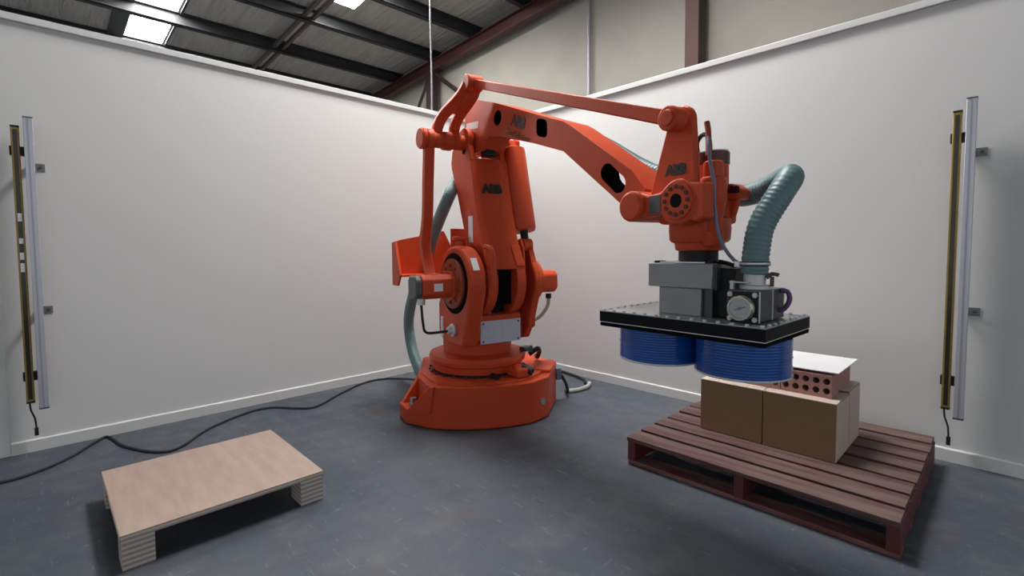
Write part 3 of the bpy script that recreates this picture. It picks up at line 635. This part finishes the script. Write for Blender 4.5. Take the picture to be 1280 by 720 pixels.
def carton(x0, x1, y0, y1, label, h=BH):
    t = thing('carton', label, 'carton', ((x0 + x1) / 2, (y0 + y1) / 2, BZ), 0, 'cartons on the red pallet')
    a, b = (x1 - x0) / 2, (y1 - y0) / 2
    ob('body', MB().box(-a, a, -b, b, 0, h - .004), 'cardboard', t, bevel=.003)
    ob('flap', MB().box(-a, a, -b, -.001, h - .004, h).box(-a, a, .001, b, h - .004, h), 'cardboard_pale', t, bevel=.001)
    if x1 > -.6: ob('lit_end_panel', MB().box(a, a + .003, -b + .002, b - .002, .004, h - .006), 'cardboard_pale', t)  # pale sheet paints window light onto the right-hand carton sides
    return t
carton(-1.208, -.880, 2.662, 2.905, 'brown carton at the front left of the pallet load')
carton(-.876, -.552, 2.662, 2.905, 'brown carton at the front right of the pallet load, below the bricks')
carton(-1.208, -.880, 2.910, 3.150, 'brown carton at the back left of the pallet load, behind the hanging coil')
carton(-.876, -.552, 2.910, 3.150, 'brown carton at the back right of the pallet load, nearest the partition', BH + .012)
# cored bricks
bk = None
def hole_rows(w): return [circ(x * w, z, .0160, n=10) for z in (.034, .081) for x in (-.4, -.2, 0, .2, .4)]
bw = .226
names = {(0, 0): 'cored brick at the front right on the cartons, holes facing the camera', (1, 0): 'cored brick at the front left on the cartons, mostly hidden by the blue coil',
         (0, 1): 'cored brick in the middle row on the right, under the white board', (1, 1): 'cored brick in the middle row on the left, under the white board', (0, 2): 'cored brick at the back right nearest the partition, under the white board', (1, 2): 'cored brick at the back left nearest the partition, under the white board'}
for i in range(2):
    for j in range(3):
        lx, ly = -.590 - bw / 2 - i * (bw + .004), 2.735 + .062 + j * .127
        z0 = BZ + BH + (.012 if ly > 2.91 else 0) + .0005
        if j == 1: z0 = BZ + BH + .012 + .0005
        if bk is None:
            bk = c = ob('brick', MB().prism([(-bw / 2, 0), (bw / 2, 0), (bw / 2, .112), (-bw / 2, .112)], -.062, .062, holes=hole_rows(bw)), 'brick')
        else:
            c = bk.copy(); COL.objects.link(c)
        c.location = (lx, ly, z0 if j else BZ + BH + .0005)
        tag(c, names[(i, j)], 'brick', 'bricks on the cartons')
tag(ob('white_board', MB().box(-1.09, -.565, 2.742, 3.165, BZ + BH + .126, BZ + BH + .131), 'board_white', bevel=.001), 'thin white board lying on top of the bricks', 'board')

# ------------------------------------------------------------------ plywood platform
plat = thing('plywood_platform', 'low plywood platform on laminated bearers in the left foreground', 'platform', (-2.595, .5415, 0))
ob('deck', MB().box(-.365, .365, -.376, .376, .115, .138), 'plywood', plat, bevel=.002)
ob('deck_edge', MB().box(.3652, .3662, -.374, .374, .116, .137).box(-.364, .364, -.3768, -.376, .116, .137), 'ply_edge', plat)
for y in (-.372, .272):
    for x in (-.36, .24): ob('foot_block', MB().box(x, x + .12, y, y + .1, .001, .115), 'ply_edge', plat)

# ------------------------------------------------------------------ cables on the floor
cp_ = [(-3.53, -.6), (-3.53, -.3), (-3.535, -.19), (-3.544, -.107), (-3.658, .049), (-3.865, .191), (-3.935, .255), (-3.82, .285), (-3.70, .306), (-3.52, .38), (-3.40, .47), (-3.424, .565), (-3.639, .753), (-3.80, 1.03), (-3.793, 1.19), (-3.65, 1.31), (-3.58, 1.43), (-3.76, 1.70), (-3.92, 1.99), (-3.91, 2.19), (-3.69, 2.375), (-3.4, 2.5), (-3.25, 2.5)]
tag(ob('power_cable', MB().sweep(smooth_path([(x, y, .0085) for x, y in cp_], .03), .008, 8), 'rubber'), 'thin black cable snaking over the floor along the left partition to the robot', 'cable')
tag(ob('signal_cable', MB().sweep(smooth_path([(-3.05, 3.50, .013), (-2.90, 3.49, .013), (-2.80, 3.47, .013), (-2.67, 3.44, .013), (-2.58, 3.39, .013), (-2.52, 3.32, .013)], .03), .013, 8), 'rubber'), 'thick black cable looping on the floor behind the robot base', 'cable')
tag(ob('grey_cable', MB().sweep(smooth_path([(-2.50, 3.345, .018), (-2.455, 3.27, .018), (-2.44, 3.17, .018), (-2.455, 3.08, .018), (-2.49, 3.02, .018)], .03), .017, 8), 'grey_conduit'), 'short pale grey cable bend on the floor behind the robot base', 'cable')
ob('cable_plug', rot(MB().box(-.06, .0, .60, .64, .17, .26)), 'blue_grey', robot, bevel=.006)
ob('plug_cable', MB().sweep(smooth_path([Rm.inverted() @ Vector(v) for v in ((-2.40, 2.85, .20), (-2.395, 2.90, .13), (-2.43, 2.97, .04), (-2.49, 3.02, .018))], .03), .013, 8), 'rubber', robot)
